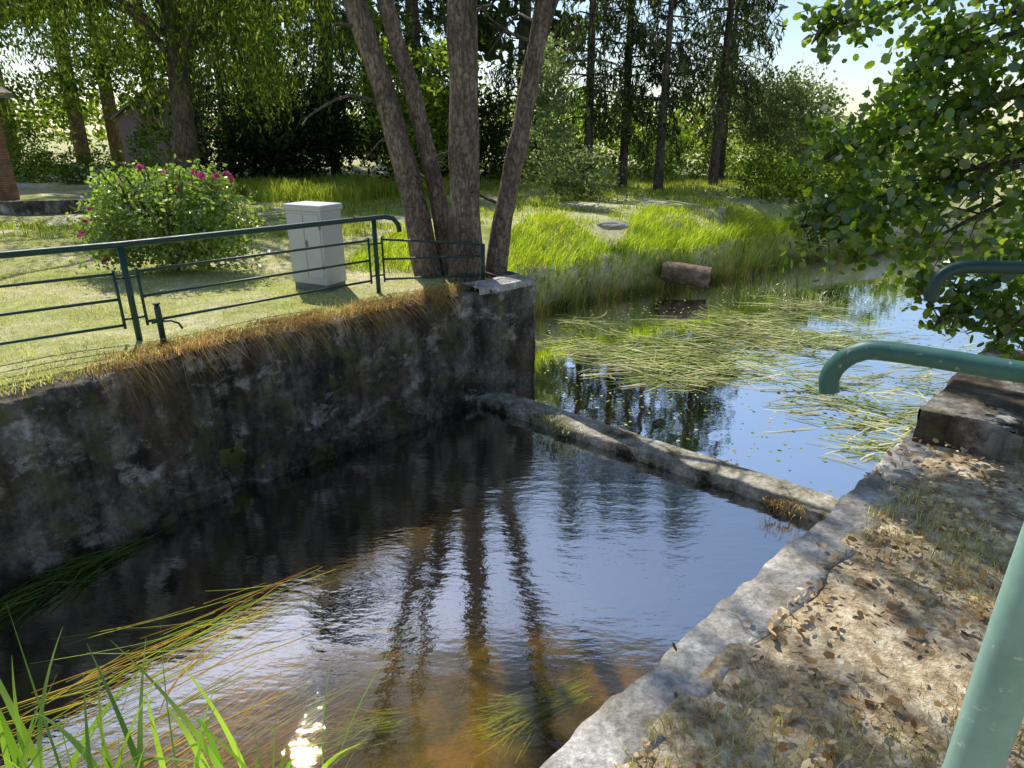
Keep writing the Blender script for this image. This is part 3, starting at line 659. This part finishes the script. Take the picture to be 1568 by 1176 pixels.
# ------------------------------------------------------------------ water weeds
def seg(n, a, b, sp):
    t = R.random(n); return np.column_stack([a[0] + (b[0] - a[0]) * t + R.normal(size=n) * sp, a[1] + (b[1] - a[1]) * t + R.normal(size=n) * sp])
def weeds(name, n, a, b, sp, ang, aj, L, w, mat, z0, z1, **kw):
    p = seg(n, a, b, sp); P = np.column_stack([p, R.uniform(z0, z1, n)]); return ribbons(name, P, R.normal(ang, aj, n), R.uniform(*L, n), R.uniform(*w, n), mat, **kw)
A0 = math.radians(222)
for (sx, sy, n_, sp_w, L0, L1, mt, zt) in [(-1.50, 5.15, 300, .13, .6, 1.7, M_weed, .005), (-1.7, 4.85, 280, .13, .7, 1.8, M_weedg, .006), (-2.0, 4.45, 280, .15, .6, 1.5, M_weed, .005), (-1.35, 4.3, 240, .15, .6, 1.6, M_weed, .003), (-1.7, 3.85, 260, .15, .6, 1.5, M_weed, .006),
                                       (-2.3, 3.65, 240, .14, .6, 1.3, M_weedg, .006), (-1.2, 3.6, 220, .16, .5, 1.4, M_weed, .0), (-1.7, 3.2, 260, .15, .6, 1.4, M_weed, .006), (-2.4, 4.1, 200, .14, .5, 1.2, M_weed, .006)]:
    a_ = A0 + R.normal() * .08
    dx, dy = math.cos(a_), math.sin(a_)
    weeds('river_weed', n_, (sx, sy), (sx + dx * .8, sy + dy * .8), sp_w, a_, .11, (L0, L1), (.003, .010), mt, ZL - .10, ZL + zt, curv=.4, wob=.08, zj=.003)
weeds('river_weed', 220, (.55, 3.75), (.25, 3.6), .05, math.radians(205), .08, (.3, .7), (.005, .011), M_weedg, ZL - .16, ZL - .06, curv=.3, zj=.01)
weeds('river_weed', 130, (-.75, 3.5), (-.9, 3.4), .05, math.radians(195), .1, (.25, .5), (.005, .011), M_weedg, ZL - .2, ZL - .1, curv=.3, zj=.01)
weeds('wall_foot_grass', 600, (-3.75, 5.4), (-4.6, 4.4), .16, math.radians(218), .35, (.5, 1.3), (.01, .024), M_wgrass, ZL + .004, ZL + .06, curv=.5, zj=.06)
Pm = []
for _ in range(28):
    cx_ = R.uniform(.9, 6.8); cy_ = 11.0 + (cx_ - .9) * .32 + R.normal() * 1.0
    Pm.append(seg(int(R.uniform(25, 80)), (cx_ - .5, cy_ + .15), (cx_ + .5, cy_ - .1), .22))
for (a, b, n, sp) in [((1.9, 10.2), (4.6, 10.8), 220, .25), ((2.0, 9.6), (3.4, 9.9), 100, .2), ((4.2, 8.2), (5.4, 9.6), 130, .35), ((4.8, 10.6), (7, 12.5), 150, .5), ((4.6, 7.6), (5.6, 8.4), 100, .2), ((4.1, 7.0), (4.9, 7.3), 70, .15), ((6, 9), (8, 11), 100, .3)]:
    Pm.append(seg(n, a, b, sp))
p = np.concatenate(Pm); p = p[sdist(p[:, 0], p[:, 1]) < -.1]; P = np.column_stack([p, R.uniform(ZU + .003, ZU + .03, len(p))])
ribbons('floating_reed_leaves', P, R.normal(math.radians(165), .42, len(P)) + np.pi * (R.random(len(P)) < .5), R.uniform(.25, .9, len(P)), R.uniform(.014, .034, len(P)), M_float, curv=.4, wob=.05)
P = cloud([(1.4, 12.2, 0, .8, .5, .01), (2.8, 12.6, 0, .9, .4, .01), (3.2, 10.7, 0, .9, .3, .01), (4.6, 13.4, 0, 1, .4, .01), (2.2, 11.3, 0, .7, .3, .01), (5.0, 7.9, 0, .6, .3, .01), (4.7, 9, 0, .6, .4, .01)], 3400, .16, 50, .4); P[:, 2] = ZU + R.uniform(-.014, .004, len(P)); P = P[sdist(P[:, 0], P[:, 1]) < -.1]
leafobj('pond_algae', P, R.uniform(.03, .1, len(P)), M_algae, aspect=.7, k=6, up=.999)
x = R.uniform(.5, 9, 1700); y = R.uniform(5.5, 16, 1700); sd = sdist(x, y); k = (sd < -.1) & ((x - 1.6) * .66 + (y - 7.03) * .75 > .45); P = np.column_stack([x[k], y[k], np.full(k.sum(), ZU + .004)])
leafobj('floating_leaves', P, R.uniform(.02, .06, len(P)), M_float, aspect=.7, k=6, up=.999)
P = np.column_stack([R.normal(6.6, .7, 500), R.normal(15.2, .9, 500), np.full(500, ZU - .05)]); blades('emergent_reeds', P, R.uniform(.1, .35, 500), .012, M_float, 1.2, .3, 3)
p = seg(260, (.35, 8.05), (.75, 7.6), .1); P = np.column_stack([p, np.full(260, ZU + .03)]); blades('sill_moss_tuft', P, R.uniform(.06, .26, 260), .01, M_float, .9, .7, 3, bias=(-.2, -.7))
p = seg(120, (2.7, 6.0), (2.9, 5.8), .08); P = np.column_stack([p, np.full(120, ZU + .02)]); blades('sill_moss_tuft.001', P, R.uniform(.05, .16, 120), .01, M_dry, .9, .9, 3, bias=(-.4, -.6))

# ------------------------------------------------------------------ log, rock
lg = empty('fallen_log'); G = Geo()
a = Vector((3.6, 15.75, -1.0)); b = Vector((4.62, 15.35, -1.12)); dd = (b - a)
pts = [a, a + dd * .3, a + dd * .7, b]; G.tube(pts, [.2, .24, .24, .25], 18, cap=False, jit=.12)
G.tube([b, b - dd * .02, b - dd * .3], [.25, .18, .16], 18, cap=False); G.f.append(tuple(len(G.v) - 18 + k for k in range(18)))
G.make('log_shell', M_wood, lg, True)
bpy.ops.mesh.primitive_ico_sphere_add(subdivisions=4, radius=.3, location=(2.35, 15.9, .02)); rk = bpy.context.object; rk.name = 'flat_rock'; rk.scale = (1.2, .7, .35)
for vv in rk.data.vertices:
    vv.co *= 1 + .35 * noise.noise(vv.co * 3) + .08 * noise.noise(vv.co * 12)
rk.data.materials.append(M_rock)

# ------------------------------------------------------------------ buildings
def gable(name, x, y, w, d, e, rdg, rot, wmat, rmat):
    E = empty(name); E.location = (x, y, 0); E.rotation_euler = (0, 0, rot)
    G = Geo(); b = [(-w / 2, -d / 2), (w / 2, -d / 2), (w / 2, d / 2), (-w / 2, d / 2)]
    G.v = [Vector((*p, -.3)) for p in b] + [Vector((*p, e)) for p in b] + [Vector((0, -d / 2, rdg)), Vector((0, d / 2, rdg))]
    G.f = [(0, 1, 5, 8, 4), (1, 2, 6, 5), (2, 3, 7, 9, 6), (3, 0, 4, 7)]; G.make('walls', wmat, E)
    G = Geo(); k = (rdg - e) / (w / 2)
    for s in (-1, 1):
        o = len(G.v); x1 = s * (w / 2 + .35); z1 = e - .35 * k
        for dz in (.05, .2):
            G.v += [Vector((0, -d / 2 - .35, rdg + dz)), Vector((x1, -d / 2 - .35, z1 + dz)), Vector((x1, d / 2 + .35, z1 + dz)), Vector((0, d / 2 + .35, rdg + dz))]
        G.f += [(o, o + 1, o + 2, o + 3), (o + 4, o + 7, o + 6, o + 5)] + [(o + q_, o + (q_ + 1) % 4, o + 4 + (q_ + 1) % 4, o + 4 + q_) for q_ in range(4)]
    G.make('roof', rmat, E)
    Wn = Geo(); Fr = Geo()
    for wx in (-w * .25, w * .25):
        Fr.box((wx, -d / 2 - .01, e * .55), (.9, .08, 1.1)); Wn.box((wx, -d / 2 - .04, e * .55), (.74, .06, .94))
    Fr.box((0, -d / 2 - .01, e + .35), (.6, .08, .6)); Wn.box((0, -d / 2 - .04, e + .35), (.46, .06, .46))
    for wy in (-d * .25, d * .25): Fr.box((w / 2 + .01, wy, e * .55), (.08, .9, 1.1)); Wn.box((w / 2 + .04, wy, e * .55), (.06, .74, .94))
    Fr.make('window_frames', M_white, E); Wn.make('window_glass', M_glass, E)
    C = Geo(); C.box((w * .2, d * .2, rdg + .1), (.5, .5, 1.2)); C.make('chimney', M_brick, E)
gable('pink_house', -23.0, 46, 4.2, 6, 2.9, 4.6, math.radians(28), M_pink, M_roof)
gable('brick_house', -19.8, 19.4, 6.5, 7, 3.2, 5.0, math.radians(-8), M_brick, M_roof)
mass('garden_shrubs', [(-15.2, 29, .5, 1.1, 1, .6), (-18.2, 30, .6, 1.3, 1, .8), (-12.6, 26, .4, 1.1, .8, .6), (-20.5, 30, .5, 1.2, 1, .7), (-22, 31, 1.2, 1.6, 1, 1.2), (-16.4, 32, 1.3, 1.0, .8, 1.0)], 11000, .13, M_decid, .2)
gw = empty('low_garden_wall'); wall('wall', [(-17, 17.0), (-13.6, 17.8), (-11.0, 18.6)], -.1, .36, .3, 1, M_wallL, .05, .12, parent=gw)

# ------------------------------------------------------------------ world, sun, camera
w = bpy.data.worlds.new('World'); scene.world = w; w.use_nodes = True; nt = w.node_tree
bg = nt.nodes['Background']; sky = nt.nodes.new('ShaderNodeTexSky'); sky.sky_type = 'NISHITA'; sky.sun_disc = False
el = math.radians(50); azr = math.radians(-24); sd_ = Vector((math.sin(azr) * math.cos(el), math.cos(azr) * math.cos(el), math.sin(el)))
sky.sun_elevation = el; sky.sun_rotation = azr; sky.altitude = 100; sky.air_density = 1.0; sky.dust_density = .6
nt.links.new(sky.outputs[0], bg.inputs[0]); bg.inputs[1].default_value = .15
L = bpy.data.lights.new('sun', 'SUN'); L.energy = 5; L.angle = math.radians(.5); L.color = (1, .96, .88)
lo = bpy.data.objects.new('sun', L); COL.objects.link(lo); lo.rotation_euler = sd_.to_track_quat('Z', 'Y').to_euler(); lo.location = (-10, 20, 20)
cam = bpy.data.cameras.new('camera'); co = bpy.data.objects.new('camera', cam); COL.objects.link(co)
co.location = (0, 0, 2.1); co.rotation_euler = (math.radians(90 - 20.93), 0, 0); cam.lens = 23.28; cam.sensor_width = 36; cam.clip_start = .05; cam.clip_end = 2000
scene.camera = co
scene.view_settings.view_transform = 'Standard'; scene.view_settings.look = 'None'; scene.view_settings.exposure = 0
